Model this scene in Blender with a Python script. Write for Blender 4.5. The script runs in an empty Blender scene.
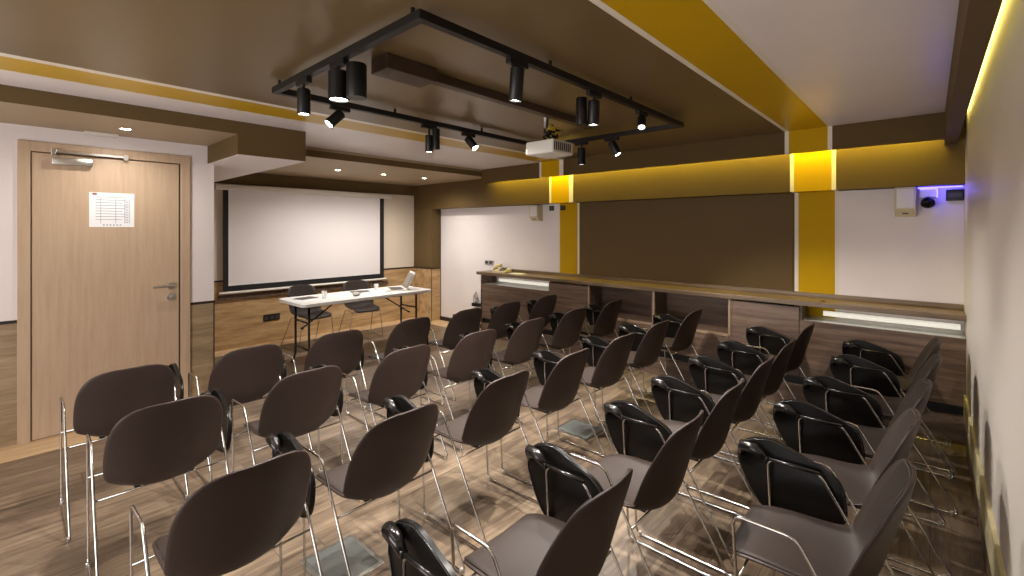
import bpy, bmesh, math, random
from mathutils import Vector, Matrix
random.seed(7)
S = bpy.context.scene
C = S.collection

# ------------------------------------------------------------------ camera
YAW = math.radians(42.26)
cam_d = bpy.data.cameras.new('camera')
cam = bpy.data.objects.new('camera', cam_d); C.objects.link(cam)
cam_d.sensor_width = 36; cam_d.lens = 459.5 / 1024 * 36
cam_d.shift_x = 0; cam_d.shift_y = -(288 - 229.0) / 1024
cam_d.clip_start = 0.03
cam.location = (0, 0, 1.55)
cam.rotation_euler = (math.pi / 2, 0, YAW)
S.camera = cam

# ------------------------------------------------------------------ world, exposure
w = bpy.data.worlds.new('world'); S.world = w; w.use_nodes = True
w.node_tree.nodes['Background'].inputs[0].default_value = (.9, .85, .8, 1)
w.node_tree.nodes['Background'].inputs[1].default_value = .15
S.view_settings.view_transform = 'Standard'
S.view_settings.look = 'None'
S.view_settings.gamma = 1
S.view_settings.use_curve_mapping = False
S.view_settings.exposure = 1.0

# ------------------------------------------------------------------ lights
YR_ = -2.2
WARM = (1, .94, .87)
def area(name, loc, rot, sx, sy, e, col, spread=180):
    l = bpy.data.lights.new(name, 'AREA'); l.shape = 'RECTANGLE'; l.size = sx; l.size_y = sy
    l.energy = e; l.color = col; l.spread = math.radians(spread)
    o = bpy.data.objects.new(name, l); C.objects.link(o); o.location = loc; o.rotation_euler = rot
    return o
def spot(name, loc, target, e, deg=80, blend=.6, col=WARM, rad=.02):
    l = bpy.data.lights.new(name, 'SPOT'); l.energy = e; l.spot_size = math.radians(deg); l.spot_blend = blend
    l.color = col; l.shadow_soft_size = rad
    o = bpy.data.objects.new(name, l); C.objects.link(o); o.location = loc
    o.rotation_euler = (Vector(target) - Vector(loc)).to_track_quat('-Z', 'Y').to_euler()
    return o
YEL = (1, .84, .07)
# LED strip in the cove above the counter wall, shining down its fascia
area('cove_light', (-2.28, 4.70, 2.385), (math.radians(30), 0, 0), 4.8, .03, 16, YEL, 120)
# LED strip in the slot along the right wall
area('slot_light', (.175, 1.2, 2.385), (0, math.radians(0), 0), .03, 6.6, 2.2, (1, .86, .3))
# added soft fill lamp under the ceiling behind the viewer, out of view
area('rear_ceiling_fill', (-2.2, -1.0, 2.385), (0, 0, 0), 3.0, .6, 12, (1, .94, .88))
# added fill behind the viewer, tilted up to brighten ceiling and far wall
area('rear_fill_light', (-2.0, YR_ + .12, 1.0), (math.radians(114), 0, 0), 3.0, 1.6, 60, (1, .96, .96))

# ------------------------------------------------------------------ materials
def srgb(r, g, b):
    f = lambda c: (c / 255 / 12.92) if c / 255 <= .04045 else ((c / 255 + .055) / 1.055) ** 2.4
    return (f(r), f(g), f(b), 1)
def mat(name, col, rough=.5, metal=0, spec=.5, coat=0, noise=0, scale=8, bump=0, emit=None, es=0, trans=0, ior=1.45):
    m = bpy.data.materials.new(name); m.use_nodes = True; n = m.node_tree.nodes; L = m.node_tree.links
    b = n['Principled BSDF']
    b.inputs['Base Color'].default_value = col; b.inputs['Roughness'].default_value = rough
    b.inputs['Metallic'].default_value = metal; b.inputs['Specular IOR Level'].default_value = spec
    b.inputs['Coat Weight'].default_value = coat
    b.inputs['Transmission Weight'].default_value = trans; b.inputs['IOR'].default_value = ior
    if emit: b.inputs['Emission Color'].default_value = emit; b.inputs['Emission Strength'].default_value = es
    if noise or bump:
        tc = n.new('ShaderNodeTexCoord'); nz = n.new('ShaderNodeTexNoise'); nz.inputs['Scale'].default_value = scale
        nz.inputs['Detail'].default_value = 5
        L.new(tc.outputs['Object'], nz.inputs['Vector'])
        if noise:
            mx = n.new('ShaderNodeMix'); mx.data_type = 'RGBA'
            mx.inputs[6].default_value = tuple(c * (1 - noise) for c in col[:3]) + (1,)
            mx.inputs[7].default_value = tuple(min(1, c * (1 + noise)) for c in col[:3]) + (1,)
            L.new(nz.outputs[0], mx.inputs[0]); L.new(mx.outputs[2], b.inputs['Base Color'])
        if bump:
            bp = n.new('ShaderNodeBump'); bp.inputs['Strength'].default_value = bump; bp.inputs['Distance'].default_value = .002
            L.new(nz.outputs[0], bp.inputs['Height']); L.new(bp.outputs[0], b.inputs['Normal'])
    return m
def wood(name, c1, c2, axis, stretch=14, scale=3.0, rough=.45, plank=None, c3=None, bump=.08, fine=1.0):
    """grain runs along axis (0,1,2); plank=(width, length, across axis) adds board joints"""
    m = bpy.data.materials.new(name); m.use_nodes = True; n = m.node_tree.nodes; L = m.node_tree.links
    b = n['Principled BSDF']; b.inputs['Roughness'].default_value = rough
    tc = n.new('ShaderNodeTexCoord'); mp = n.new('ShaderNodeMapping')
    sc = [stretch] * 3; sc[axis] = 1.0; mp.inputs['Scale'].default_value = sc
    vec = tc.outputs['Object']
    tint = None
    if plank:
        wd, ln, across = plank
        sp = n.new('ShaderNodeSeparateXYZ'); L.new(tc.outputs['Object'], sp.inputs[0])
        def mth(op, a, bb=None):
            q = n.new('ShaderNodeMath'); q.operation = op
            for i, v in enumerate((a, bb)):
                if v is None: continue
                if isinstance(v, (int, float)): q.inputs[i].default_value = v
                else: L.new(v, q.inputs[i])
            return q.outputs[0]
        ci = mth('FLOOR', mth('DIVIDE', sp.outputs[across], wd))
        off = mth('MULTIPLY', mth('FRACT', mth('MULTIPLY', mth('SINE', mth('MULTIPLY', ci, 12.9898)), 437.58)), ln)
        ri = mth('FLOOR', mth('DIVIDE', mth('ADD', sp.outputs[axis], off), ln))
        cb = n.new('ShaderNodeCombineXYZ'); L.new(ci, cb.inputs[0]); L.new(ri, cb.inputs[1])
        wn = n.new('ShaderNodeTexWhiteNoise'); wn.noise_dimensions = '3D'; L.new(cb.outputs[0], wn.inputs['Vector'])
        tint = wn.outputs['Value']
        va = n.new('ShaderNodeVectorMath'); va.operation = 'MULTIPLY_ADD'
        L.new(wn.outputs['Color'], va.inputs[0]); va.inputs[1].default_value = (7, 7, 7); L.new(tc.outputs['Object'], va.inputs[2])
        vec = va.outputs[0]
        g1 = mth('LESS_THAN', mth('FRACT', mth('DIVIDE', sp.outputs[across], wd)), .006 / wd * .5)
        g2 = mth('LESS_THAN', mth('FRACT', mth('DIVIDE', mth('ADD', sp.outputs[axis], off), ln)), .003 / ln)
        groove = mth('MAXIMUM', g1, g2)
    L.new(vec, mp.inputs['Vector'])
    nz = n.new('ShaderNodeTexNoise'); nz.inputs['Scale'].default_value = scale; nz.inputs['Detail'].default_value = 8
    nz.inputs['Roughness'].default_value = .62; nz.inputs['Distortion'].default_value = .4
    L.new(mp.outputs[0], nz.inputs['Vector'])
    nf = n.new('ShaderNodeTexNoise'); nf.inputs['Scale'].default_value = scale * 6; nf.inputs['Detail'].default_value = 3
    L.new(mp.outputs[0], nf.inputs['Vector'])
    ad = n.new('ShaderNodeMath'); ad.operation = 'MULTIPLY_ADD'; L.new(nf.outputs[0], ad.inputs[0]); ad.inputs[1].default_value = .3 * fine
    L.new(nz.outputs[0], ad.inputs[2])
    cr = n.new('ShaderNodeValToRGB'); L.new(ad.outputs[0], cr.inputs[0])
    cr.color_ramp.elements[0].position = .45; cr.color_ramp.elements[0].color = c1
    cr.color_ramp.elements[1].position = .83; cr.color_ramp.elements[1].color = c2
    if c3:
        e = cr.color_ramp.elements.new(.62); e.color = c3
    out = cr.outputs[0]
    if plank:
        mr = n.new('ShaderNodeMapRange'); mr.inputs[3].default_value = .78; mr.inputs[4].default_value = 1.15; L.new(tint, mr.inputs[0])
        mm = n.new('ShaderNodeVectorMath'); mm.operation = 'SCALE'; L.new(out, mm.inputs[0]); L.new(mr.outputs[0], mm.inputs['Scale'])
        mx = n.new('ShaderNodeMix'); mx.data_type = 'RGBA'; L.new(groove, mx.inputs[0]); L.new(mm.outputs[0], mx.inputs[6])
        mx.inputs[7].default_value = tuple(c * .35 for c in c1[:3]) + (1,)
        out = mx.outputs[2]
    L.new(out, b.inputs['Base Color'])
    bp = n.new('ShaderNodeBump'); bp.inputs['Strength'].default_value = bump; bp.inputs['Distance'].default_value = .003
    L.new(ad.outputs[0], bp.inputs['Height']); L.new(bp.outputs[0], b.inputs['Normal'])
    return m
WHITE = srgb(228, 219, 217); YELLOW = srgb(190, 150, 0); BROWN = srgb(92, 73, 42); LINE = srgb(225, 215, 200)
def paint(name, stops, rough=.5, spec=.5):
    """painted bands that change along world X; stops = [(x from, colour)...]"""
    m = bpy.data.materials.new(name); m.use_nodes = True; n = m.node_tree.nodes; L = m.node_tree.links
    b = n['Principled BSDF']; b.inputs['Roughness'].default_value = rough; b.inputs['Specular IOR Level'].default_value = spec
    tc = n.new('ShaderNodeTexCoord'); sp = n.new('ShaderNodeSeparateXYZ'); L.new(tc.outputs['Object'], sp.inputs[0])
    mr = n.new('ShaderNodeMapRange'); mr.inputs[1].default_value = -7.5; mr.inputs[2].default_value = .5; L.new(sp.outputs[0], mr.inputs[0])
    cr = n.new('ShaderNodeValToRGB'); cr.color_ramp.interpolation = 'CONSTANT'; L.new(mr.outputs[0], cr.inputs[0])
    el = cr.color_ramp.elements
    el[0].position = 0; el[0].color = stops[0][1]
    while len(el) > 1: el.remove(el[-1])
    for x, c in stops[1:]:
        e = el.new((x + 7.5) / 8.0); e.color = c
    nz = n.new('ShaderNodeTexNoise'); nz.inputs['Scale'].default_value = 2.2; nz.inputs['Detail'].default_value = 4; L.new(tc.outputs['Object'], nz.inputs['Vector'])
    m2 = n.new('ShaderNodeMapRange'); m2.inputs[3].default_value = .93; m2.inputs[4].default_value = 1.07; L.new(nz.outputs[0], m2.inputs[0])
    vs = n.new('ShaderNodeVectorMath'); vs.operation = 'SCALE'; L.new(cr.outputs[0], vs.inputs[0]); L.new(m2.outputs[0], vs.inputs['Scale'])
    L.new(vs.outputs[0], b.inputs['Base Color'])
    return m
ST = [(-3.709, LINE), (-3.669, YELLOW), (-3.386, LINE), (-3.343, BROWN), (-.954, LINE), (-.911, YELLOW), (-.635, LINE), (-.612, BROWN)]
M = {}
M['ceil'] = paint('ceiling_paint', [(-7.5, WHITE)] + ST[:3] + [(-3.343, srgb(106, 87, 58))] + ST[4:-1] + [(-.612, WHITE)], .34)
M['soffit'] = paint('soffit_paint', [(-7.5, BROWN)] + ST, .65, .15)
M['farwall'] = paint('far_wall_paint', [(-7.5, WHITE)] + ST[:-1] + [(-.612, WHITE)], .65, .15)
M['white'] = mat('white_paint', WHITE, .55, noise=.03, scale=2)
M['taupe'] = mat('taupe_paint', srgb(166, 146, 118), .55, noise=.04, scale=2)
M['cream'] = mat('cream_wall', srgb(222, 208, 190), .55, noise=.04, scale=3)
M['right'] = mat('right_wall_paint', srgb(200, 192, 183), .5, noise=.06, scale=1.5)
M['brown'] = mat('brown_paint', srgb(98, 79, 50), .65, spec=.2, noise=.06, scale=2)
M['oak'] = wood('oak_panel', srgb(150, 116, 78), srgb(208, 176, 132), 1, 9, 1.6, .45, c3=srgb(182, 148, 105))
M['greyoak'] = wood('grey_oak_panel', srgb(126, 106, 80), srgb(172, 150, 120), 1, 9, 1.6, .5, c3=srgb(148, 127, 98))
M['door'] = wood('pale_oak_door', srgb(182, 155, 129), srgb(194, 169, 143), 2, 16, 2.2, .45, c3=srgb(188, 162, 136), bump=.03)
M['border'] = wood('pale_wood_border', srgb(190, 158, 120), srgb(222, 192, 152), 1, 9, 2, .4, c3=srgb(206, 175, 135))
M['floor'] = wood('wood_plank_floor', srgb(86, 72, 60), srgb(140, 122, 101), 1, 11, 1.9, .36, plank=(.19, 1.25, 0), c3=srgb(110, 93, 77), bump=.12)
M['walnut'] = wood('walnut_laminate', srgb(70, 54, 46), srgb(124, 102, 86), 0, 16, 1.5, .4, c3=srgb(97, 77, 64), bump=.04)
M['walnuttop'] = wood('walnut_top', srgb(78, 62, 46), srgb(130, 108, 82), 0, 16, 1.5, .32, c3=srgb(104, 84, 62), bump=.04)
M['black'] = mat('black_metal', srgb(20, 19, 19), .4, .2)
M['track'] = mat('track_black', srgb(24, 22, 21), .45, .1)
M['rail'] = mat('dark_rail', srgb(40, 30, 24), .5)
M['chrome'] = mat('chrome', (.56, .54, .52, 1), .16, 1)
M['steel'] = mat('brushed_steel', (.62, .6, .57, 1), .3, 1)
M['shell'] = mat('chair_shell', srgb(50, 39, 35), .45, spec=.3, noise=.05, scale=30, bump=.05)
M['pad'] = mat('chair_pad', srgb(47, 38, 34), .6, spec=.3, noise=.06, scale=60, bump=.1)
M['tablet'] = mat('tablet_black', srgb(14, 12, 11), .3, 0, .25)
M['hinge'] = mat('hinge_black', srgb(26, 24, 23), .22, 0, .6)
M['screen'] = mat('screen_fabric', srgb(228, 222, 222), .7)
M['sblack'] = mat('screen_border', srgb(26, 24, 24), .7)
M['plastic'] = mat('white_plastic', srgb(225, 220, 212), .4)
M['beige'] = mat('beige_plastic', srgb(206, 192, 160), .45)
M['dgrey'] = mat('dark_grey_plastic', srgb(62, 58, 54), .45)
M['tabletop'] = mat('table_top', srgb(228, 226, 224), .4)
M['paper'] = mat('paper', srgb(238, 238, 240), .8)
M['ink'] = mat('ink', srgb(90, 92, 104), .8)
M['red'] = mat('red_mark', srgb(150, 60, 40), .7)
M['rail_cream'] = mat('cream_rail', srgb(198, 188, 148), .4)
M['glass'] = mat('clear_glass', (.9, .9, .9, 1), .05)
M['glass'].node_tree.nodes['Principled BSDF'].inputs['Alpha'].default_value = .45
M['plate'] = mat('floor_plate', srgb(120, 122, 118), .28, .35, noise=.1, scale=12)
M['lamp'] = mat('lamp_lens', (1, 1, 1, 1), .4, emit=(1, .93, .82, 1), es=25)
M['lamp_dim'] = mat('lamp_lens_dim', (1, 1, 1, 1), .4, emit=(1, .9, .85, 1), es=1.2)
M['led'] = mat('led_strip', (1, .9, .4, 1), .5, emit=(1, .85, .2, 1), es=6)
M['blue'] = mat('blue_led', (.1, .1, 1, 1), .5, emit=(.08, .06, 1, 1), es=5)
M['duct'] = mat('duct_brown', srgb(62, 46, 34), .45)
M['lcd'] = mat('laptop_screen', srgb(120, 112, 104), .3)
M['cable_y'] = mat('yellow_cable', srgb(190, 160, 60), .5)
M['glassblue'] = mat('pale_shelf', srgb(214, 218, 212), .2)
M['edge'] = mat('pale_edge_band', srgb(150, 126, 102), .5)
M['tubelamp'] = mat('tube_lamp', (1, 1, 1, 1), .5, emit=(1, .93, .78, 1), es=.3)

# ------------------------------------------------------------------ helpers
def box(bm, x0, x1, y0, y1, z0, z1, bev=0, seg=2):
    r = bmesh.ops.create_cube(bm, size=1)
    for v in r['verts']:
        v.co = Vector(((x0 + x1) / 2 + v.co.x * (x1 - x0), (y0 + y1) / 2 + v.co.y * (y1 - y0), (z0 + z1) / 2 + v.co.z * (z1 - z0)))
    if bev:
        es = list({e for v in r['verts'] for e in v.link_edges})
        bmesh.ops.bevel(bm, geom=es, offset=bev, segments=seg, affect='EDGES', profile=.5)
    return bm
def B(): return bmesh.new()
def nb(*a, **k): return box(B(), *a, **k)
def obj(name, bm, m, parent=None, smooth=False):
    me = bpy.data.meshes.new(name); bmesh.ops.recalc_face_normals(bm, faces=bm.faces); bm.to_mesh(me); bm.free()
    me.materials.append(m)
    if smooth:
        for p in me.polygons: p.use_smooth = True
    o = bpy.data.objects.new(name, me); C.objects.link(o)
    if parent: o.parent = parent
    return o
def smooth_angle(o, deg=40):
    for p in o.data.polygons: p.use_smooth = True
    o.data.set_sharp_from_angle(angle=math.radians(deg)); return o
def place(o, loc):
    """keep world geometry but put the origin at loc"""
    loc = Vector(loc); o.data.transform(Matrix.Translation(-loc)); o.location = loc; return o
def thing(name, label, cat, loc=(0, 0, 0), rotz=0, group=None):
    o = bpy.data.objects.new(name, None); C.objects.link(o); o.location = loc; o.rotation_euler = (0, 0, rotz)
    o.empty_display_size = .1
    return tag(o, label, cat, group)
def tag(o, label, cat, group=None):
    o['label'] = label; o['category'] = cat
    if group: o['group'] = group
    return o
def struct(name, bm, m, label=None, parent=None):
    o = obj(name, bm, m, parent)
    if not parent:
        o['kind'] = 'structure'
        if label: o['label'] = label
    return o
def fillet(pts, r, n=4, closed=False):
    pts = [Vector(p) for p in pts]; out = []; N = len(pts)
    for i, p in enumerate(pts):
        if not closed and i in (0, N - 1): out.append(p); continue
        a = pts[i - 1] - p; b = pts[(i + 1) % N] - p
        k = min(r, a.length * .45, b.length * .45)
        A = p + a.normalized() * k; Bq = p + b.normalized() * k
        for j in range(n + 1):
            t = j / n; out.append((1 - t) ** 2 * A + 2 * t * (1 - t) * p + t * t * Bq)
    return out
def tube(bm, pts, r, seg=8, closed=False, fil=0):
    pts = fillet(pts, fil, 4, closed) if fil else [Vector(p) for p in pts]
    N = len(pts); rings = []
    def tan(i):
        if closed: return (pts[(i + 1) % N] - pts[i - 1]).normalized()
        return (pts[min(i + 1, N - 1)] - pts[max(i - 1, 0)]).normalized()
    t0 = tan(0); u = t0.orthogonal().normalized()
    for i in range(N):
        t = tan(i); u = (u - t * u.dot(t)).normalized(); v = t.cross(u)
        rr = r[i] if isinstance(r, (list, tuple)) else r
        rings.append([bm.verts.new(pts[i] + (u * math.cos(2 * math.pi * k / seg) + v * math.sin(2 * math.pi * k / seg)) * rr) for k in range(seg)])
    for i in range(N if closed else N - 1):
        a = rings[i]; b = rings[(i + 1) % N]
        sh = 0
        if closed and i == N - 1:
            sh = min(range(seg), key=lambda s: (a[0].co - b[s].co).length)
        for k in range(seg):
            bm.faces.new((a[k], a[(k + 1) % seg], b[(k + 1 + sh) % seg], b[(k + sh) % seg]))
    if not closed:
        bm.faces.new(rings[0][::-1]); bm.faces.new(rings[-1])
    return bm
def lathe(bm, prof, org=(0, 0, 0), axis=(0, 0, 1), seg=20, cap=True):
    """prof = [(radius, height)...] around axis through org"""
    q = Vector((0, 0, 1)).rotation_difference(Vector(axis).normalized()); org = Vector(org); rings = []
    for r, h in prof:
        rings.append([bm.verts.new(org + q @ Vector((r * math.cos(2 * math.pi * k / seg), r * math.sin(2 * math.pi * k / seg), h))) for k in range(seg)])
    for a, b in zip(rings, rings[1:]):
        for k in range(seg): bm.faces.new((a[k], a[(k + 1) % seg], b[(k + 1) % seg], b[k]))
    if cap: bm.faces.new(rings[0][::-1]); bm.faces.new(rings[-1])
    return bm
def prism(bm, pts, a, b, bev=0):
    """polygon pts (list of Vector-like at side a) extruded by vector b-a"""
    d = Vector(b) - Vector(a)
    f = [bm.verts.new(Vector(p)) for p in pts]; g = [bm.verts.new(Vector(p) + d) for p in pts]; n = len(pts)
    bm.faces.new(f); bm.faces.new(g[::-1])
    for i in range(n): bm.faces.new((f[i], g[i], g[(i + 1) % n], f[(i + 1) % n]))
    if bev:
        es = [e for e in bm.edges if (e.verts[0] in f) == (e.verts[1] in f)]
        bmesh.ops.bevel(bm, geom=es, offset=bev, segments=2, affect='EDGES', profile=.5)
    return bm

# ------------------------------------------------------------------ room measures (metres; the viewer stands at x=0, y=0)
XR = .197         # right wall
XD = -4.842       # wall with the door
XW = -6.66        # wall with the projection screen
XP = -6.168       # edge of the pier beside the far wall
YF = 4.976        # far wall
YS, YB = 4.579, 4.785   # soffit front, fascia
YR = -2.2         # rear wall
ZC, ZL, ZBOX, ZS, ZB, ZR = 2.40, 2.30, 2.137, 2.205, 1.886, .888

# ------------------------------------------------------------------ setting
struct('floor', nb(XW - .1, XR + .1, YR - .1, YF + .1, -.1, 0), M['floor'], 'brown wood plank floor')
struct('trim_1', nb(XD, XD + .30, YR, 1.277, 0, .004), M['border'], 'pale wood floor border along the door wall')
struct('trim_2', nb(XW, XW + .26, 1.277, YB, 0, .004), M['border'], 'pale wood floor border under the screen')
struct('trim_3', nb(XW + .26, -4.95, YF - .32, YF, 0, .004), M['border'], 'pale wood floor border along the white wall')
struct('ceiling', nb(XW - .1, XR + .1, YR - .1, YF + .1, ZC, ZC + .1), M['ceil'], 'white ceiling with brown field and two yellow stripes')

# wall with the door: grey-oak panelling below, plaster above, opening for the door
DY0, DY1, DZ = .052, 1.092, 2.19
bm = B()
box(bm, XD - .12, XD, YR - .1, DY0, ZR, ZC); box(bm, XD - .12, XD, DY1, 1.277, ZR, ZC); box(bm, XD - .12, XD, DY0, DY1, DZ, ZC)
struct('wall_left', bm, M['white'], 'white plaster wall around the door')
bm = B()
box(bm, XD - .12, XD, YR - .1, DY0, 0, ZR - .012); box(bm, XD - .12, XD, DY1, 1.277, 0, ZR - .012)
struct('wall_left_panelling', bm, M['greyoak'], 'wood panelling beside the door')
bm = B(); box(bm, XD - .12, XD + .006, YR, DY0, ZR - .012, ZR + .010); box(bm, XD - .12, XD + .006, DY1, 1.283, ZR - .012, ZR + .010)
box(bm, XD - .004, XD + .004, 1.272, 1.281, 0, ZR)
struct('trim_4', bm, M['rail'], 'thin dark rail above the panelling by the door')
struct('wall_recess', nb(XW - .1, XD - .12, 1.20, 1.277, 0, ZC), M['white'], 'side wall of the screen recess')
# screen wall
bm = B(); box(bm, XW - .12, XW, 1.277, YF + .1, ZR, 2.13)
struct('wall_front', bm, M['cream'], 'cream wall behind the projection screen')
struct('wall_front_fascia', nb(XW - .12, XW + .012, 1.277, YF + .1, 2.13, ZC), M['brown'], 'brown band above the projection screen')
struct('wall_front_panelling', nb(XW - .12, XW, 1.277, YF + .1, 0, ZR - .012), M['oak'], 'oak panelling under the projection screen')
bm = B(); box(bm, XW - .12, XW + .006, 1.277, YB, ZR - .012, ZR + .010)
box(bm, XW, XP + .006, YB - .006, YB, ZR - .012, ZR + .010)
box(bm, XP, XP + .006, YB, YF, ZR - .012, ZR + .010); box(bm, XP - .002, XP + .004, YB - .004, YB + .004, 0, ZR)
struct('trim_5', bm, M['rail'], 'dark rail above the oak panelling')
# pier between screen wall and far wall
bm = B(); box(bm, XW, XP, YB, YF + .1, ZR - .004, ZB)
struct('wall_pier', bm, M['brown'], 'brown painted pier')
struct('wall_pier_panelling', nb(XW, XP, YB, YF + .1, 0, ZR - .012), M['oak'], 'oak foot of the brown pier')
# far wall with painted stripes, fascia, soffit
struct('wall_back', nb(XP, XR + .1, YF, YF + .1, 0, ZC), M['farwall'], 'white far wall with yellow stripes')
def brownband(x0, x1, z0, z1, y0, y1, name, label, m=None):
    return struct(name, nb(x0, x1, y0, y1, z0, z1), m or M['soffit'], label)
brownband(XW, XR, ZB, ZC, YB, YF, 'trim_6', 'brown fascia with yellow stripes lit by the cove')
brownband(-4.749, .082, ZS, ZC, YS, YS + .03, 'trim_7', 'brown soffit board in front of the light cove')
# painted brown field of the far wall between the two yellow stripes
struct('trim_8', nb(-3.3425, -.9545, YF - .004, YF, .9, ZB), M['brown'], 'brown painted field on the far wall')
bm = B(); box(bm, XP, XP + .012, YF - .004, YF, .0, ZB); box(bm, XP, -4.95, YF - .012, YF, 0, .07)
struct('baseboard_back', bm, M['rail'], 'dark baseboard of the far wall')
# right wall, beam, slot light, skirting
struct('wall_right', nb(XR, XR + .1, YR - .1, YF + .1, 0, ZC), M['right'], 'plain greige right wall')
struct('trim_9', nb(.082, .152, YR, YB, ZS - .015, ZC), M['brown'], 'brown ceiling beam along the right wall')
struct('baseboard_right', nb(XR - .008, XR, YR, YS, 0, .17), M['walnut'], 'wood skirting of the right wall')
struct('trim_10', nb(XR - .014, XR, YR, YS + .1, .17, .35), M['rail_cream'], 'cream wall-guard rail above the right skirting')
struct('wall_rear', nb(XW - .1, XR + .1, YR - .1, YR, 0, ZC), M['cream'], 'rear wall')
# unseen glowing pane and frame, added as a body for the rear fill
o = struct('fill_pane', nb(-3.5, -.5, YR, YR + .02, .2, 1.8), mat('fill_pane_glow', (.9, .9, .9, 1), .4, emit=(.9, .95, 1, 1), es=.5), 'added glowing fill pane on the rear wall')
bm = B()
for x in (-3.55, -2.5, -1.5, -.5): box(bm, x, x + .05, YR, YR + .06, .15, 1.85, .004)
for z in (.15, 1.8): box(bm, -3.5, -.5, YR, YR + .055, z, z + .05, .004)
struct('trim_15', bm, M['dgrey'], 'grey frame of the added rear fill pane')
# lower ceilings at the left
struct('ceiling_low', nb(XW, -4.749, 1.76, YB, ZL, ZC), M['taupe'], 'lower ceiling over the table')
struct('ceiling_entrance', nb(XD, -4.042, YR, 1.226, ZL, ZC), M['taupe'], 'lower ceiling over the door')
struct('trim_11', nb(-4.749, -4.743, 1.76, YS, ZL, ZC - .03), M['brown'], 'brown edge of the lower ceiling over the table')
struct('trim_12', nb(-4.042, -4.036, YR, 1.226, ZL, ZC), M['brown'], 'brown edge of the lower ceiling over the door')
bm = B(); box(bm, XW, -4.036, 1.226, 1.76, ZBOX + .004, ZC)
struct('trim_13', bm, M['brown'], 'brown cross beam above the screen recess')
struct('trim_14', nb(XW, -4.04, 1.230, 1.756, ZBOX, ZBOX + .004), M['white'], 'white underside of the cross beam')

# LED strips (visible emitting tapes)
o = obj('led_strip', nb(-4.70, .08, 4.625, 4.632, 2.375, 2.395), M['led']); tag(o, 'yellow light strip hidden in the cove above the counter wall', 'light strip')
o = obj('led_strip', nb(.156, .162, YR + .05, 4.55, 2.375, 2.395), M['led']); tag(o, 'yellow light strip in the slot along the right wall', 'light strip')

# ------------------------------------------------------------------ door
door = bpy.data.objects.new('door_1', None); C.objects.link(door); door.location = (XD, .57, 0); door['kind'] = 'structure'
door['label'] = 'pale oak door with a steel closer and lever handle'
def dobj(name, bm, m, parent=door, sm=0):
    o = obj(name, bm, m); o.data.transform(Matrix.Translation(-Vector(door.location))); o.parent = parent
    if sm: smooth_angle(o, 35)
    return o
bm = B()
box(bm, XD - .1, XD + .016, DY0, .118, 0, DZ, .002); box(bm, XD - .1, XD + .016, 1.022, DY1, 0, DZ, .002); box(bm, XD - .1, XD + .016, .118, 1.022, 2.118, DZ, .002)
dobj('door_frame', bm, M['door'])
dobj('door_gap', nb(XD - .09, XD - .05, .118, 1.022, .0, 2.118), M['rail'])
dobj('door_leaf', nb(XD - .04, XD + .004, .124, 1.010, .008, 2.110, bev=.002), M['door'])
# closer: body, arm
bm = B(); box(bm, XD + .004, XD + .055, .225, .45, 2.03, 2.085, .006)
cl = dobj('door_closer', bm, M['steel'], sm=1)
bm = B(); box(bm, XD + .02, XD + .04, .225, .66, 2.118, 2.135, .002); box(bm, XD + .016, XD + .045, .222, .25, 2.10, 2.145, .003); box(bm, XD + .016, XD + .045, .635, .665, 2.10, 2.145, .003)
o = dobj('closer_rail', bm, M['steel']); o.parent = cl
bm = B(); lathe(bm, [(.031, 0), (.031, .008), (.012, .010), (.012, .045)], (XD + .004, .955, 1.06), (1, 0, 0), 20)
tube(bm, [(XD + .048, .955, 1.06), (XD + .052, .90, 1.06), (XD + .052, .825, 1.06)], .010, 10, fil=.02)
hd = dobj('door_handle', bm, M['steel'], sm=1)
bm = B(); lathe(bm, [(.031, 0), (.031, .008), (.010, .010), (.010, .016)], (XD + .004, .955, .965), (1, 0, 0), 20); box(bm, XD + .01, XD + .03, .951, .959, .94, .985)
dobj('door_lock', bm, M['steel'], sm=1)
# notice
nt = thing('paper_notice', 'white printed notice taped to the pale oak door', 'notice', (XD + .005, .57, 1.566))
def nobj(name, bm, m):
    o = obj(name, bm, m, nt); return o
nobj('paper', nb(0, .0012, -.137, .137, 0, .272), M['paper'])
bm = B()
for i in range(9): box(bm, .0012, .0018, -.10, .10 - .02 * (i % 3), .235 - i * .022, .238 - i * .022)
for y in (-.07, .02, .075, .105): box(bm, .0012, .0018, y, y + .002, .03, .23)
for i in range(14): box(bm, .0012, .0019, .08, .10, .035 + i * .0135, .0385 + i * .0135)
for i in range(6): box(bm, .0012, .0019, -.055 + i * .02, -.047 + i * .02, .012, .02)
nobj('print', bm, M['ink'])
nobj('logo', nb(.0012, .002, -.118, -.092, .252, .266), M['red'])

# small white sign on the low ceiling by the wall
o = obj('ceiling_sensor', nb(-4.80, -4.76, .40, .60, 2.275, 2.30, bev=.004), M['plastic']); place(o, (-4.78, .5, 2.3)); tag(o, 'small white ceiling sensor strip above the door', 'sensor')

# ------------------------------------------------------------------ projection screen
sc = thing('projection_screen', 'white pull-down projection screen with a black border', 'projection screen', (XW + .04, 3.0, .7))
def sobj(name, bm, m, sm=0):
    o = obj(name, bm, m); o.data.transform(Matrix.Translation(-Vector(sc.location))); o.parent = sc
    if sm: smooth_angle(o)
    return o
bm = B(); box(bm, XW + .013, XW + .10, 1.752, 4.284, 2.045, 2.118, .015); sobj('case', bm, M['plastic'], 1)
sobj('border', nb(XW + .055, XW + .059, 1.839, 4.152, .755, 2.05), M['sblack'])
sobj('fabric', nb(XW + .059, XW + .0615, 1.900, 4.075, .825, 2.05), M['screen'])
bm = B(); tube(bm, [(XW + .057, 1.80, .735), (XW + .057, 4.19, .735)], .017, 10); sobj('weight_bar', bm, M['plastic'], 1)
sobj('lower_rail', nb(XW, XW + .03, 1.79, 4.25, .64, .70, bev=.004), M['walnut'])

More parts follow.
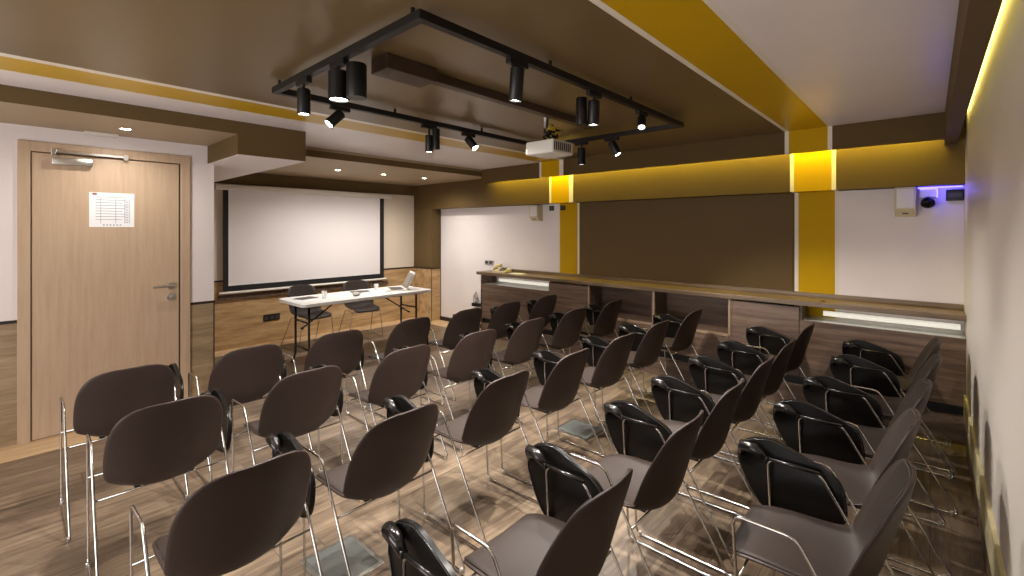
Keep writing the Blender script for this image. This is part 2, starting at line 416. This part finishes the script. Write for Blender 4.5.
def socket(name, label, x, y, z, wd, hg, ax, m=M['black'], cat='socket', n=3, group=None):
    """plate on a wall; ax 0: wall normal +x, 1: wall normal -y"""
    t = thing(name, label, cat, (x, y, z), 0, group)
    bm = B(); bi = B()
    if ax == 0:
        box(bm, 0, .012, -wd / 2, wd / 2, -hg / 2, hg / 2, .003)
        for i in range(n): c = -wd / 2 + wd * (i + .5) / n; box(bi, .012, .014, c - wd / n * .36, c + wd / n * .36, -hg * .33, hg * .33, .001)
    else:
        box(bm, -wd / 2, wd / 2, -.012, 0, -hg / 2, hg / 2, .003)
        for i in range(n): c = -wd / 2 + wd * (i + .5) / n; box(bi, c - wd / n * .36, c + wd / n * .36, -.014, -.012, -hg * .33, hg * .33, .001)
    obj('plate', bm, m, t); obj('module', bi, M['dgrey'], t)
    return t
socket('wall_socket', 'black multi-socket plate on the oak panelling below the screen', XW, 2.44, .345, .21, .085, 0)
socket('wall_switch', 'grey double switch plate on the white wall left of the counter', -4.99, YF - .004, 1.04, .18, .065, 1, M['steel'], 'switch', 2)
socket('wall_socket', 'small black plate on the white paint beside the left yellow stripe', -3.79, YF, 1.83, .075, .065, 1, n=1)
socket('wall_socket', 'small black plate on the left yellow stripe', -3.605, YF, 1.83, .075, .065, 1, n=1)

# ------------------------------------------------------------------ counter wall unit
cu = thing('counter_cabinet', 'long walnut counter with open niches along the far wall', 'cabinet', (-2.33, 4.8, 0))
def cobj(name, bm, m):
    o = obj(name, bm, m); o.data.transform(Matrix.Translation(-Vector(cu.location))); o.parent = cu; return o
XL = -4.85; XE = XR - .002; FY = 4.66; BY = YF - .002
cobj('countertop', nb(-4.92, XE, 4.635, BY, .885, .927, bev=.003), M['walnuttop'])
cobj('upstand', nb(-4.876, XE, BY - .03, BY, .927, .967, bev=.002), M['walnuttop'])
bm = B()
for x0, x1, z0, z1 in [(XL, -4.83, .10, .885), (-3.60, -3.02, .26, .885), (-3.02, -3.0, .10, .885), (-2.206, -2.17, .52, .885), (-1.417, -1.397, .10, .885)]:
    if x1 - x0 > .1: continue
    box(bm, x0, x1, FY, BY, z0, z1)
box(bm, -4.83, XE, BY - .016, BY, .26, .52); box(bm, -3.0, -1.417, BY - .016, BY, .50, .885)
box(bm, -3.0, -1.417, FY, BY, .515, .545)
cobj('carcass', bm, M['walnut'])
for x in (-3.0, -2.188, -1.42): cobj('edge_band', nb(x - .009, x + .009, FY - .004, FY, .53 if x != -3.0 else .1, .885), M['edge'])
cobj('edge_band', nb(-2.99, -1.43, FY - .004, FY, .515, .545), M['edge'])
cobj('front_panel', nb(XL, -3.605, FY, FY + .02, .26, .755), M['walnut'])
cobj('front_panel', nb(-3.60, -3.022, FY, FY + .02, .26, .868), M['walnut'])
cobj('front_panel', nb(-1.395, -.845, FY, FY + .02, .26, .868), M['walnut'])
cobj('front_panel', nb(-.84, XE, FY, FY + .02, .26, .755), M['walnut'])
for x0, x1 in [(-2.998, -2.52), (-2.516, -2.0), (-1.996, -1.42)]:
    cobj('door', nb(x0, x1, FY, FY + .018, .26, .512), M['walnut'])
cobj('shelf', nb(-4.83, -3.60, FY + .02, BY, .735, .755), M['glassblue']); cobj('shelf', nb(-.84, XE, FY + .02, BY, .735, .755), M['glassblue'])
bm = B(); box(bm, XL, XE, FY - .0, FY + .03, 0, .187)
cobj('plinth', bm, M['walnut'])
cobj('vent_slot', nb(XL, XE, FY + .03, FY + .05, .18, .27), M['black'])
cobj('divider', nb(-3.60, -3.58, FY + .02, BY, .735, .885), M['walnut']); cobj('divider', nb(-.845, -.825, FY + .02, BY, .52, .885), M['walnut'])
bm = B(); tube(bm, [(-.70, 4.90, .80), (XE - .02, 4.90, .80)], .022, 10); cobj('tube_lamp', bm, M['tubelamp'])
bm = B(); tube(bm, [(-4.7, 4.90, .80), (-3.7, 4.90, .80)], .022, 10); cobj('tube_lamp', bm, M['tubelamp'])
bm = B(); lathe(bm, [(.02, 0), (.02, .003)], (-.68, 4.74, .927), seg=16); cobj('cable_grommet', bm, M['black'])

# telephone
ph = thing('telephone', 'beige desk telephone on the left end of the counter', 'telephone', (-4.55, 4.79, .927), .1)
bm = B(); prism(bm, [(-.11, -.09, 0), (-.11, .09, 0), (-.11, .09, .055), (-.11, -.09, .02)], (-.11, 0, 0), (.11, 0, 0), .004)
obj('base', bm, M['beige'], ph)
bm = B(); tube(bm, [(-.07, -.085, .05), (-.07, -.07, .075), (-.07, .06, .10), (-.07, .085, .075)], .02, 10, fil=.03); obj('handset', bm, M['beige'], ph, True)
bm = B()
for i in range(3):
    for j in range(4): box(bm, -.01 + i * .032, .012 + i * .032, -.055 + j * .026, -.037 + j * .026, .030 + j * .009, .040 + j * .009, .002)
obj('keypad', bm, M['dgrey'], ph)
o = obj('paper_sheet', nb(-.10, .10, -.07, .07, 0, .002), M['paper']); o.location = (-4.25, 4.78, .928); o.rotation_euler = (0, 0, .15); tag(o, 'white paper sheet beside the telephone on the counter', 'paper')

# wall box with looping cables left of the counter
cb = thing('cable_box', 'dark cable box with wire loops on the wall left of the counter', 'cable box', (-5.25, YF, .34))
obj('box', nb(-.08, .08, -.06, 0, 0, .05, bev=.006), M['black'], cb)
bm = B()
for k, (h, dx) in enumerate([(.20, -.03), (.16, .03), (.24, .0)]):
    tube(bm, [(dx - .02, -.03, .04), (dx - .035, -.035, h * .6), (dx, -.04, h), (dx + .035, -.035, h * .6), (dx + .02, -.03, .04)], .004, 6, fil=.03)
obj('cable', bm, M['dgrey'], cb, True)

# loudspeakers and emergency devices under the fascia
def speaker(label, x, wd, hg, z, dy):
    t = thing('loudspeaker', label, 'loudspeaker', (x, YF, z), 0)
    bm = B(); prism(bm, [(-wd / 2, 0, 0), (-wd / 2, -dy * .55, 0), (-wd / 2, -dy, hg * .25), (-wd / 2, -dy, hg), (-wd / 2, 0, hg)], (-wd / 2, 0, 0), (wd / 2, 0, 0), .006)
    obj('cabinet', bm, M['beige'], t)
    obj('grille', nb(-wd * .4, wd * .4, -dy - .004, -dy, hg * .3, hg * .94, bev=.0015), M['plastic'], t)
    obj('badge', nb(-.02, .02, -dy * .75 - .008, -dy * .75, .02, .03), M['dgrey'], t)
    return t
speaker('beige loudspeaker on the white wall beside the left yellow stripe', -4.02, .15, .21, 1.66, .12)
speaker('beige loudspeaker next to the blue-lit camera at the right', -.145, .13, .235, 1.65, .13)
kc = thing('security_camera', 'black dome camera lit blue, between loudspeaker and black box', 'camera', (-.01, YF, 1.70))
obj('bracket', nb(-.05, .05, -.05, 0, .10, .18, bev=.005), M['plastic'], kc)
bm = B(); lathe(bm, [(.0, -.045), (.03, -.035), (.042, -.01), (.044, .02), (.03, .035)], (0, -.085, .06), (0, -.5, -.5), 20); obj('dome', bm, M['tablet'], kc, True)
bm = B(); lathe(bm, [(.016, 0), (.016, .006)], (0, -.125, .035), (0, -1, -.6), 16); obj('lens', bm, M['hinge'], kc)
bm = B(); box(bm, .052, .06, -.055, -.03, .10, .17); box(bm, -.048, .05, -.054, -.05, .165, .172); obj('status_light', bm, M['blue'], kc)
sb = thing('signal_box', 'black box with small display in the far right corner', 'signal box', (.145, YF, 1.77))
o = obj('light_strip', nb(-.07, .19, YF - .05, YF - .04, ZB - .012, ZB - .002), M['blue']); tag(o, 'thin blue light strip above the camera and the black box', 'light strip')
obj('housing', nb(-.05, .05, -.06, 0, 0, .085, bev=.005), M['black'], sb)
obj('display', nb(-.04, .04, -.063, -.06, .025, .06), M['dgrey'], sb)
l = bpy.data.lights.new('blue_glow', 'POINT'); l.energy = .3; l.color = (.08, .05, 1); l.shadow_soft_size = .02
o = bpy.data.objects.new('blue_glow', l); C.objects.link(o); o.location = (.045, YF - .17, 1.84)

# ------------------------------------------------------------------ ceiling track with spotlights
TX0, TX1, TY0, TY1, ZT = -2.80, -1.42, 1.05, 3.50, 2.335
tr = thing('ceiling_track', 'black rectangular lighting track under the brown ceiling', 'lighting track', (-2.1, 2.3, ZC))
def tobj(name, bm, m):
    o = obj(name, bm, m); o.data.transform(Matrix.Translation(-Vector(tr.location))); o.parent = tr; return o
for a in [(TX0 - .018, TX1 + .018, TY0 - .018, TY0 + .018), (TX0 - .018, TX1 + .018, TY1 - .018, TY1 + .018), (TX0 - .018, TX0 + .018, TY0 + .018, TY1 - .018), (TX1 - .018, TX1 + .018, TY0 + .018, TY1 - .018)]:
    tobj('track_rail', nb(*a, ZT, ZT + .036, bev=.002), M['track'])
bm = B()
for x in (TX0 + .05, TX1 - .05):
    for y in (TY0, TY1): box(bm, x - .006, x + .006, y - .006, y + .006, ZT + .036, ZC)
for y in (TY0 + .8, TY1 - .8):
    for x in (TX0, TX1): box(bm, x - .006, x + .006, y - .006, y + .006, ZT + .036, ZC)
tobj('hanger', bm, M['track'])

def spotlight(label, x, y, along, aim, ln=.155, r=.033, driver=False, dim=False, energy=60, deg=75, target=None, drop=.05, doff=(0, 0)):
    """along 0: track runs in x, 1: in y; aim: direction of the beam"""
    t = thing('track_spotlight', label, 'spotlight', (x, y, ZT), 0, 'spotlights on the ceiling track')
    bm = B()
    ax = (.065, .015) if along == 0 else (.015, .065)
    box(bm, -ax[0], ax[0], -ax[1], ax[1], -.028, 0, .003)
    obj('adapter', bm, M['track'], t)
    d = Vector(aim).normalized()
    piv = Vector((0, 0, -drop))
    bm = B(); tube(bm, [(0, 0, -.025), tuple(piv)], .007, 8); obj('stem', bm, M['track'], t)
    a = piv - d * ln * .12 if abs(d.z) < .99 else piv
    bm = B(); lathe(bm, [(r * .8, 0), (r, .006), (r, ln - .003), (r * .94, ln), (r * .88, ln), (r * .85, ln - .012), (.001, ln - .013)], a, d, 24, cap=False)
    bmesh.ops.holes_fill(bm, edges=[e for e in bm.edges if e.is_boundary][:200], sides=0)
    h = obj('lamp_head', bm, M['black'], t); smooth_angle(h, 35)
    bm = B(); lathe(bm, [(.001, 0), (r * .80, 0), (r * .80, .004), (.001, .004)], a + d * (ln - .010), d, 20, cap=False)
    obj('lens', bm, M['lamp_dim'] if dim else M['lamp'], h)
    if driver:
        bm = B(); q = Vector((doff[0], doff[1], -.03)); lathe(bm, [(r * .9, 0), (r * .95, .004), (r * .95, .15), (r * .9, .154)], q, (0, 0, -1), 20)
        dv = obj('driver', bm, M['black'], t); smooth_angle(dv, 35)
    o = a + d * (ln + .012) + Vector((x, y, ZT))
    if energy: spot('spot_lamp', o, tuple(o + d), energy, deg)
    return t
# near short side
spotlight('black vertical spotlight near the left corner of the track', -2.43, TY0, 0, (0, 0, -1), ln=.135, energy=38, deg=110)
spotlight('pair of wide black spotlight cylinders at the middle of the near track side', -2.05, TY0 + .0, 0, (-.02, .0, -1), ln=.135, r=.048, drop=.045, driver=True, doff=(.105, .03), energy=60, deg=115)
# left long side
spotlight('tilted bright spotlight on the left track side shining towards the viewer', TX0, 1.44, 1, (-.05, -.62, -.62), ln=.12, energy=30, deg=85)
spotlight('twin-cylinder black spotlight on the left track side', TX0, 2.15, 1, (0, 0, -1), ln=.13, r=.03, drop=.075, driver=True, doff=(.045, .03), energy=60, deg=105)
spotlight('tilted spotlight on the left track side nearest the table', TX0, 2.55, 1, (.62, .14, -.70), ln=.12, energy=60, deg=90)
# right long side
spotlight('single black vertical spotlight on the right track side', TX1, 1.60, 1, (-.14, .05, -1), energy=85, deg=100)
spotlight('twin-cylinder black spotlight midway along the right track side', TX1, 2.26, 1, (-.06, .04, -1), ln=.14, driver=True, doff=(-.065, -.03), energy=90, deg=105)
spotlight('small dim spotlight near the far right corner of the track', TX1, 2.85, 1, (.25, -.55, -.8), ln=.10, r=.028, dim=True, energy=60, deg=100)
# far short side
spotlight('black vertical spotlight on the far track side beside the projector', -2.33, TY1, 0, (0, 0, -1), r=.036, dim=True, energy=45, deg=110)
spotlight('tilted bright spotlight on the far track side', -2.02, TY1, 0, (.45, .1, -.85), ln=.13, energy=70, deg=100)

# cable duct on the ceiling inside the track
dt = thing('cable_duct', 'long brown cable duct with square end box on the ceiling', 'duct', (-2.0, 2.15, ZC))
obj('end_box', nb(-.075, .075, -.92, -.62, -.075, 0, bev=.004), M['duct'], dt)
obj('channel', nb(-.04, .02, -.62, 1.0, -.05, 0, bev=.004), M['duct'], dt)

# projector
pj = thing('projector', 'white ceiling projector with dark bracket and tangled cables', 'projector', (-2.115, 2.74, 2.10), 0)
bm = B(); box(bm, -.13, .13, -.12, .13, 0, .10, .014, 3); obj('body', bm, M['plastic'], pj)
bm = B()
for i in range(9): box(bm, .130, .134, -.11 + i * .024, -.10 + i * .024, .02, .08)
obj('vent', bm, M['dgrey'], pj)
bm = B(); lathe(bm, [(.035, 0), (.035, .02), (.028, .021), (.026, .012), (.001, .012)], (-.13, -.05, .05), (-1, 0, 0), 20, cap=False); obj('lens', bm, M['hinge'], pj)
bm = B(); lathe(bm, [(.05, 0), (.05, .012), (.02, .02), (.02, .16), (.045, .28), (.045, .298)], (-.03, 0, .10), seg=20); obj('mount', bm, M['steel'], pj, True)
bm = B(); by = B()
for k in range(10):
    pts = [(random.uniform(-.01, .055), random.uniform(-.07, .12), .10 + random.uniform(.01, .13)) for _ in range(6)]
    tube(by if k % 3 == 0 else bm, pts, .006, 6, fil=.03)
obj('cable', bm, M['black'], pj, True); obj('cable', by, M['cable_y'], pj, True)

# recessed downlights
def downlight(label, x, y, z=ZL, e=34, grp='recessed downlights'):
    t = thing('downlight', label, 'downlight', (x, y, z), 0, grp)
    bm = B(); lathe(bm, [(.032, 0), (.042, -.002), (.044, -.005), (.034, -.006), (.030, -.002)], seg=24, cap=False); obj('ring', bm, M['plastic'], t, True)
    bm = B(); lathe(bm, [(.001, -.001), (.031, -.001), (.031, -.003), (.001, -.003)], seg=24, cap=False); obj('lens', bm, M['lamp'], t)
    spot('downlight_lamp', (x, y, z - .012), (x, y, 0), e, 165, .9)
downlight('small bright downlight in the low ceiling above the door', -4.45, .60, e=13)
downlight('recessed downlight above the screen, leftmost of the three', -5.55, 2.82)
downlight('recessed downlight above the screen, middle of the three', -5.53, 3.47)
downlight('recessed downlight above the screen, nearest the brown pier', -5.51, 4.14)

# ------------------------------------------------------------------ chairs
def interp(P, n):
    """Catmull-Rom through rows of tuples"""
    out = []; N = len(P)
    for i in range(N - 1):
        p0, p1, p2, p3 = P[max(i - 1, 0)], P[i], P[i + 1], P[min(i + 2, N - 1)]
        for j in range(n):
            t = j / n
            out.append(tuple(.5 * (2 * b + (c - a) * t + (2 * a - 5 * b + 4 * c - d) * t * t + (3 * b - a - 3 * c + d) * t ** 3) for a, b, c, d in zip(p0, p1, p2, p3)))
    out.append(P[-1]); return out
# x (behind = +), z, half width, curl of the sides
PROF = [(-.500, .398, .140, .000), (-.488, .416, .168, .005), (-.44, .428, .190, .014), (-.36, .426, .198, .026), (-.27, .415, .200, .040), (-.195, .406, .202, .056), (-.140, .410, .206, .070),
        (-.104, .436, .211, .078), (-.082, .482, .215, .078), (-.066, .538, .217, .074), (-.050, .600, .216, .066), (-.034, .660, .210, .054), (-.018, .714, .194, .044), (-.007, .758, .168, .032), (-.001, .786, .124, .018), (.0, .799, .064, .004)]
ROWS = interp(PROF, 2)
def shell_grid(nv, v_in=1.0, r0=0, r1=None, off=0):
    rows = ROWS[r0:r1]; g = []
    for i, (x, z, hw, cu) in enumerate(rows):
        a = rows[max(i - 1, 0)]; b = rows[min(i + 1, len(rows) - 1)]
        t = Vector((b[0] - a[0], 0, b[1] - a[1])).normalized(); nrm = Vector((-t.z, 0, t.x))   # towards the sitter
        row = []
        for k in range(nv + 1):
            v = (-1 + 2 * k / nv) * v_in
            s = math.sin(v * math.pi / 2) if False else v
            row.append(Vector((x, s * hw, z)) + nrm * (cu * abs(v) ** 2.1 + off))
        g.append(row)
    return g
def grid_mesh(g):
    bm = B(); V = [[bm.verts.new(p) for p in r] for r in g]
    for a, b in zip(V, V[1:]):
        for k in range(len(a) - 1): bm.faces.new((a[k], a[k + 1], b[k + 1], b[k]))
    return bm
TAB = [(-.568, .545), (-.570, .60), (-.548, .637), (-.51, .658), (-.45, .669), (-.39, .657), (-.31, .630), (-.235, .600), (-.200, .565), (-.185, .50), (-.188, .44), (-.22, .408), (-.30, .392), (-.38, .376), (-.45, .385), (-.495, .42), (-.535, .48)]
def make_chair(arms=True, name='tablet_chair'):
    t = thing(name, 'x', 'chair')
    bm = grid_mesh(shell_grid(14))
    o = obj('shell', bm, M['shell'], t, True)
    m = o.modifiers.new('thickness', 'SOLIDIFY'); m.thickness = .011; m.offset = -1
    o.modifiers.new('smooth', 'SUBSURF').render_levels = 1; o.modifiers['smooth'].levels = 1
    bm = grid_mesh(shell_grid(12, .93, 1, len(ROWS) - 2, .0035))
    o = obj('seat_pad', bm, M['pad'], t, True)
    m = o.modifiers.new('thickness', 'SOLIDIFY'); m.thickness = .004; m.offset = -1
    W = .245
    for s in (-1, 1):
        if arms: pts = [(-.45, s * W, .60), (-.27, s * W, .60), (.075, s * W, .010), (-.42, s * W, .010)]
        else: pts = [(-.43, s * .20, .405), (-.16, s * .20, .405), (.03, s * W, .010), (-.42, s * W, .010)]
        bm = B(); tube(bm, pts, .0053, 8, closed=True, fil=.03)
        fr = obj('side_frame', bm, M['chrome'], t, True)
        for x in (-.40, .045):
            bm = B(); lathe(bm, [(.008, 0), (.010, .003), (.010, .020), (.008, .023)], (x, s * W, 0), seg=10)
            obj('glide', bm, M['steel'], fr)
    for x in (-.432, -.155):
        W2 = W if arms else .2
        bm = B(); tube(bm, [(x, -W2, .398), (x, W2, .398)], .0045, 8); obj('cross_bar', bm, M['chrome'], t, True)
    for s in (-1, 1): obj('seat_bracket', nb(-.43, -.16, s * .10 - .012, s * .10 + .012, .400, .414, bev=.003), M['black'], t)
    if arms:
        q = interp([(a, b) for a, b in TAB + TAB[:1]], 3)[:-1]
        y = W + .016
        pts = [(a, y + (b - .5) * .10, b) for a, b in q]
        bm = B(); prism(bm, pts, (0, 0, 0), (0, .016, 0), .004)
        tb = obj('tablet', bm, M['tablet'], t); smooth_angle(tb, 40)
        bm = B()
        q2 = [(a + (-.38 - a) * .03, b + (.52 - b) * .03) for a, b in q]
        tube(bm, [(a, y - .001 + (b - .5) * .10, b) for a, b in q2], .0025, 6, closed=True); obj('rim', bm, M['hinge'], tb, True)
        bm = B(); tube(bm, [(-.553, y + .008, .590), (-.545, y - .006, .625), (-.50, y - .012, .625), (-.455, W, .602)], [.018, .024, .022, .014], 12)
        obj('hinge', bm, M['hinge'], t, True)
        bm = B(); tube(bm, [(-.46, W, .601), (-.27, W, .601)], .0078, 10); box(bm, -.463, -.447, W - .012, W + .012, .59, .612, .002)
        obj('arm_sleeve', bm, M['hinge'], t, True)
    return t
def copy_tree(o, parent=None):
    c = o.copy(); C.objects.link(c)
    if parent: c.parent = parent
    for ch in list(o.children): copy_tree(ch, c)
    return c
ROWX = [(-3.20, [.455, 1.065, 1.66, 2.33, 2.95, 3.51, 4.16], 'front row before the table'),
        (-2.45, [.49, 1.105, 1.74, 2.37, 2.98, 3.64, 4.34], 'second row from the table'),
        (-1.60, [.545, 1.13, 1.77, 2.38, 2.97, 3.61, 4.33], 'middle row of five'),
        (-.69, [.53, 1.21, 1.85, 2.41, 3.0, 3.58, 4.30], 'second row from the right wall'),
        (.0, [1.88, 2.47, 3.03, 3.69, 4.28], 'short row along the right wall')]
DX5 = [-.04, -.035, .0, .045, .05]
ORD = ['nearest the viewer', 'second from the viewer', 'third from the viewer', 'fourth from the viewer', 'third from the counter', 'second from the counter', 'nearest the counter']
ORD5 = ['nearest the viewer', 'second from the viewer', 'third of the five', 'second from the counter', 'nearest the counter']
proto = make_chair(); used = False
rj = random.Random(3)
for X, ys, where in ROWX:
    for i, y in enumerate(ys):
        c = copy_tree(proto) if used else proto; used = True
        c.location = (X + (DX5[i] if len(ys) == 5 else rj.uniform(-.008, .008)), y, 0); c.rotation_euler = (0, 0, rj.uniform(-.03, .03))
        od = (ORD5 if len(ys) == 5 else ORD)[i]
        c['label'] = 'brown tablet chair, %s, in the %s' % (od, where)
        c['group'] = 'tablet chairs in rows'
tc1 = make_chair(False, 'side_chair'); tc1.location = (-6.28, 2.66, 0); tc1.rotation_euler = (0, 0, math.pi + .1)
tc1['label'] = 'armless brown shell chair behind the table, on the door side'; tc1['group'] = 'armless chairs behind the table'
tc2 = copy_tree(tc1); tc2.location = (-6.25, 3.45, 0); tc2.rotation_euler = (0, 0, math.pi - .15)
tc2['label'] = 'armless brown shell chair behind the table, on the laptop side'

# ------------------------------------------------------------------ table and what lies on it
TXa, TXb, TYa, TYb, TZ = -5.62, -4.93, 2.12, 3.84, .74
tb = thing('folding_table', 'long white folding table with black legs before the screen', 'table', ((TXa + TXb) / 2, (TYa + TYb) / 2, 0))
hx, hy = (TXb - TXa) / 2, (TYb - TYa) / 2
def rrect(x, y, r, z, n=5):
    out = []
    for cx, cy, a0 in [(x - r, y - r, 0), (-x + r, y - r, 90), (-x + r, -y + r, 180), (x - r, -y + r, 270)]:
        for k in range(n + 1):
            a = math.radians(a0 + 90 * k / n); out.append((cx + r * math.cos(a), cy + r * math.sin(a), z))
    return out
bm = B(); prism(bm, rrect(hx, hy, .05, TZ - .032), (0, 0, 0), (0, 0, .032), .006); obj('tabletop', bm, M['tabletop'], tb)
for s in (-1, 1):
    yy = s * (hy - .14)
    bm = B()
    for q in (-1, 1): tube(bm, [(q * (hx - .17), yy, TZ - .05), (q * (hx - .17), yy, .12), (q * (hx - .17), yy + s * .03, .012)], .013, 10, fil=.05)
    tube(bm, [(-(hx - .17), yy, .20), (hx - .17, yy, .20)], .010, 8); tube(bm, [(-(hx - .17), yy, .50), (hx - .17, yy, .50)], .010, 8)
    tube(bm, [(-(hx - .17), yy + s * .03, .013), (-(hx - .17) - .04, yy + s * .03, .013)], .013, 8); tube(bm, [(hx - .17, yy + s * .03, .013), (hx - .13, yy + s * .03, .013)], .013, 8)
    obj('leg_frame', bm, M['black'], tb, True)
    bm = B(); tube(bm, [(0, yy, .42), (0, yy - s * .42, TZ - .05)], .009, 8); tube(bm, [(-.02, yy, .42), (.02, yy, .42)], .012, 8); obj('brace', bm, M['black'], tb, True)
obj('apron', nb(-hx + .06, hx - .06, -hy + .1, hy - .1, TZ - .046, TZ - .032), M['dgrey'], tb)
# laptop
lp = thing('laptop', 'open white laptop at the right end of the table', 'laptop', (-5.28, 3.50, TZ), math.radians(66))
obj('keyboard_base', nb(-.16, .12, -.17, .17, 0, .016, bev=.004), M['plastic'], lp)
obj('keys', nb(-.08, .09, -.15, .15, .016, .018), M['dgrey'], lp)
a = math.radians(28)
bm = B(); prism(bm, [(.115, -.17, .014), (.125, -.17, .010), (.125 + .23 * math.sin(a), -.17, .01 + .25 * math.cos(a)), (.117 + .23 * math.sin(a), -.17, .014 + .25 * math.cos(a))], (0, 0, 0), (0, .34, 0), .002)
lid = obj('lid', bm, M['plastic'], lp)
n_ = Vector((-math.cos(a), 0, math.sin(a))) * .002; dn = Vector((math.sin(a) * .92, 0, math.cos(a))).normalized()
p0 = Vector((.115, -.155, .026)) + n_
bm = B(); prism(bm, [p0, p0 + dn * .21, p0 + dn * .21 + n_ * .5, p0 + n_ * .5], (0, 0, 0), (0, .31, 0)); obj('display', bm, M['lcd'], lid)
# glasses
def glass(label, x, y):
    bm = B(); lathe(bm, [(.024, 0), (.030, .085), (.028, .085), (.0225, .006), (.001, .006)], seg=20, cap=False)
    bmesh.ops.contextual_create(bm, geom=[e for e in bm.edges if e.is_boundary and all(abs(v.co.z) < 1e-5 for v in e.verts)])
    o = obj('drinking_glass', bm, M['glass'], None, True); o.location = (x, y, TZ); tag(o, label, 'glass', 'drinking glasses on the table')
glass('clear drinking glass by the papers on the door side of the table', -5.24, 2.50)
glass('clear drinking glass near the laptop', -5.40, 3.28)
bm = B(); lathe(bm, [(.03, 0), (.045, .012), (.05, .035), (.046, .036), (.035, .014), (.001, .012)], seg=20, cap=False); bmesh.ops.contextual_create(bm, geom=[e for e in bm.edges if e.is_boundary and all(abs(v.co.z) < 1e-5 for v in e.verts)])
o = obj('ashtray_bowl', bm, M['steel'], None, True); o.location = (-5.15, 2.86, TZ); tag(o, 'small silver bowl at the middle of the white table', 'bowl')
def book(name, label, x, y, rz, sx, sy, h, m, cat):
    t = thing(name, label, cat, (x, y, TZ), rz)
    obj('pages', nb(-sx / 2, sx / 2, -sy / 2, sy / 2, 0, h, bev=.001), M['paper'], t)
    obj('cover', nb(-sx / 2 - .003, sx / 2 + .003, -sy / 2 - .003, sy / 2 + .003, h, h + .002), m, t)
book('notebook', 'dark notebook on the door side of the table', -5.36, 2.34, .3, .16, .22, .008, M['dgrey'], 'notebook')
book('notebook', 'dark notebook between the bowl and the far glass', -5.42, 3.06, -.2, .16, .22, .008, M['dgrey'], 'notebook')
for lb, x, y, rz in [('white paper sheet beside the notebook on the door side', -5.20, 2.28, .25), ('white paper sheet before the laptop', -5.50, 3.26, -.25)]:
    o = obj('paper_sheet', nb(-.10, .10, -.14, .14, 0, .002), M['paper']); o.location = (x, y, TZ); o.rotation_euler = (0, 0, rz); tag(o, lb, 'paper')

# ------------------------------------------------------------------ floor boxes
def floorbox(label, x, y, rz):
    t = thing('floor_box', label, 'floor box', (x, y, 0), rz, 'floor boxes between the chairs')
    obj('frame', nb(-.15, .15, -.13, .13, 0, .006, bev=.002), M['steel'], t)
    obj('lid', nb(-.132, .132, -.112, .112, .006, .008, bev=.001), M['plate'], t)
floorbox('square grey floor box between the nearest chairs', -2.02, 1.05, 0)
floorbox('square grey floor box farther back among the chairs', -2.0, 2.98, 0)
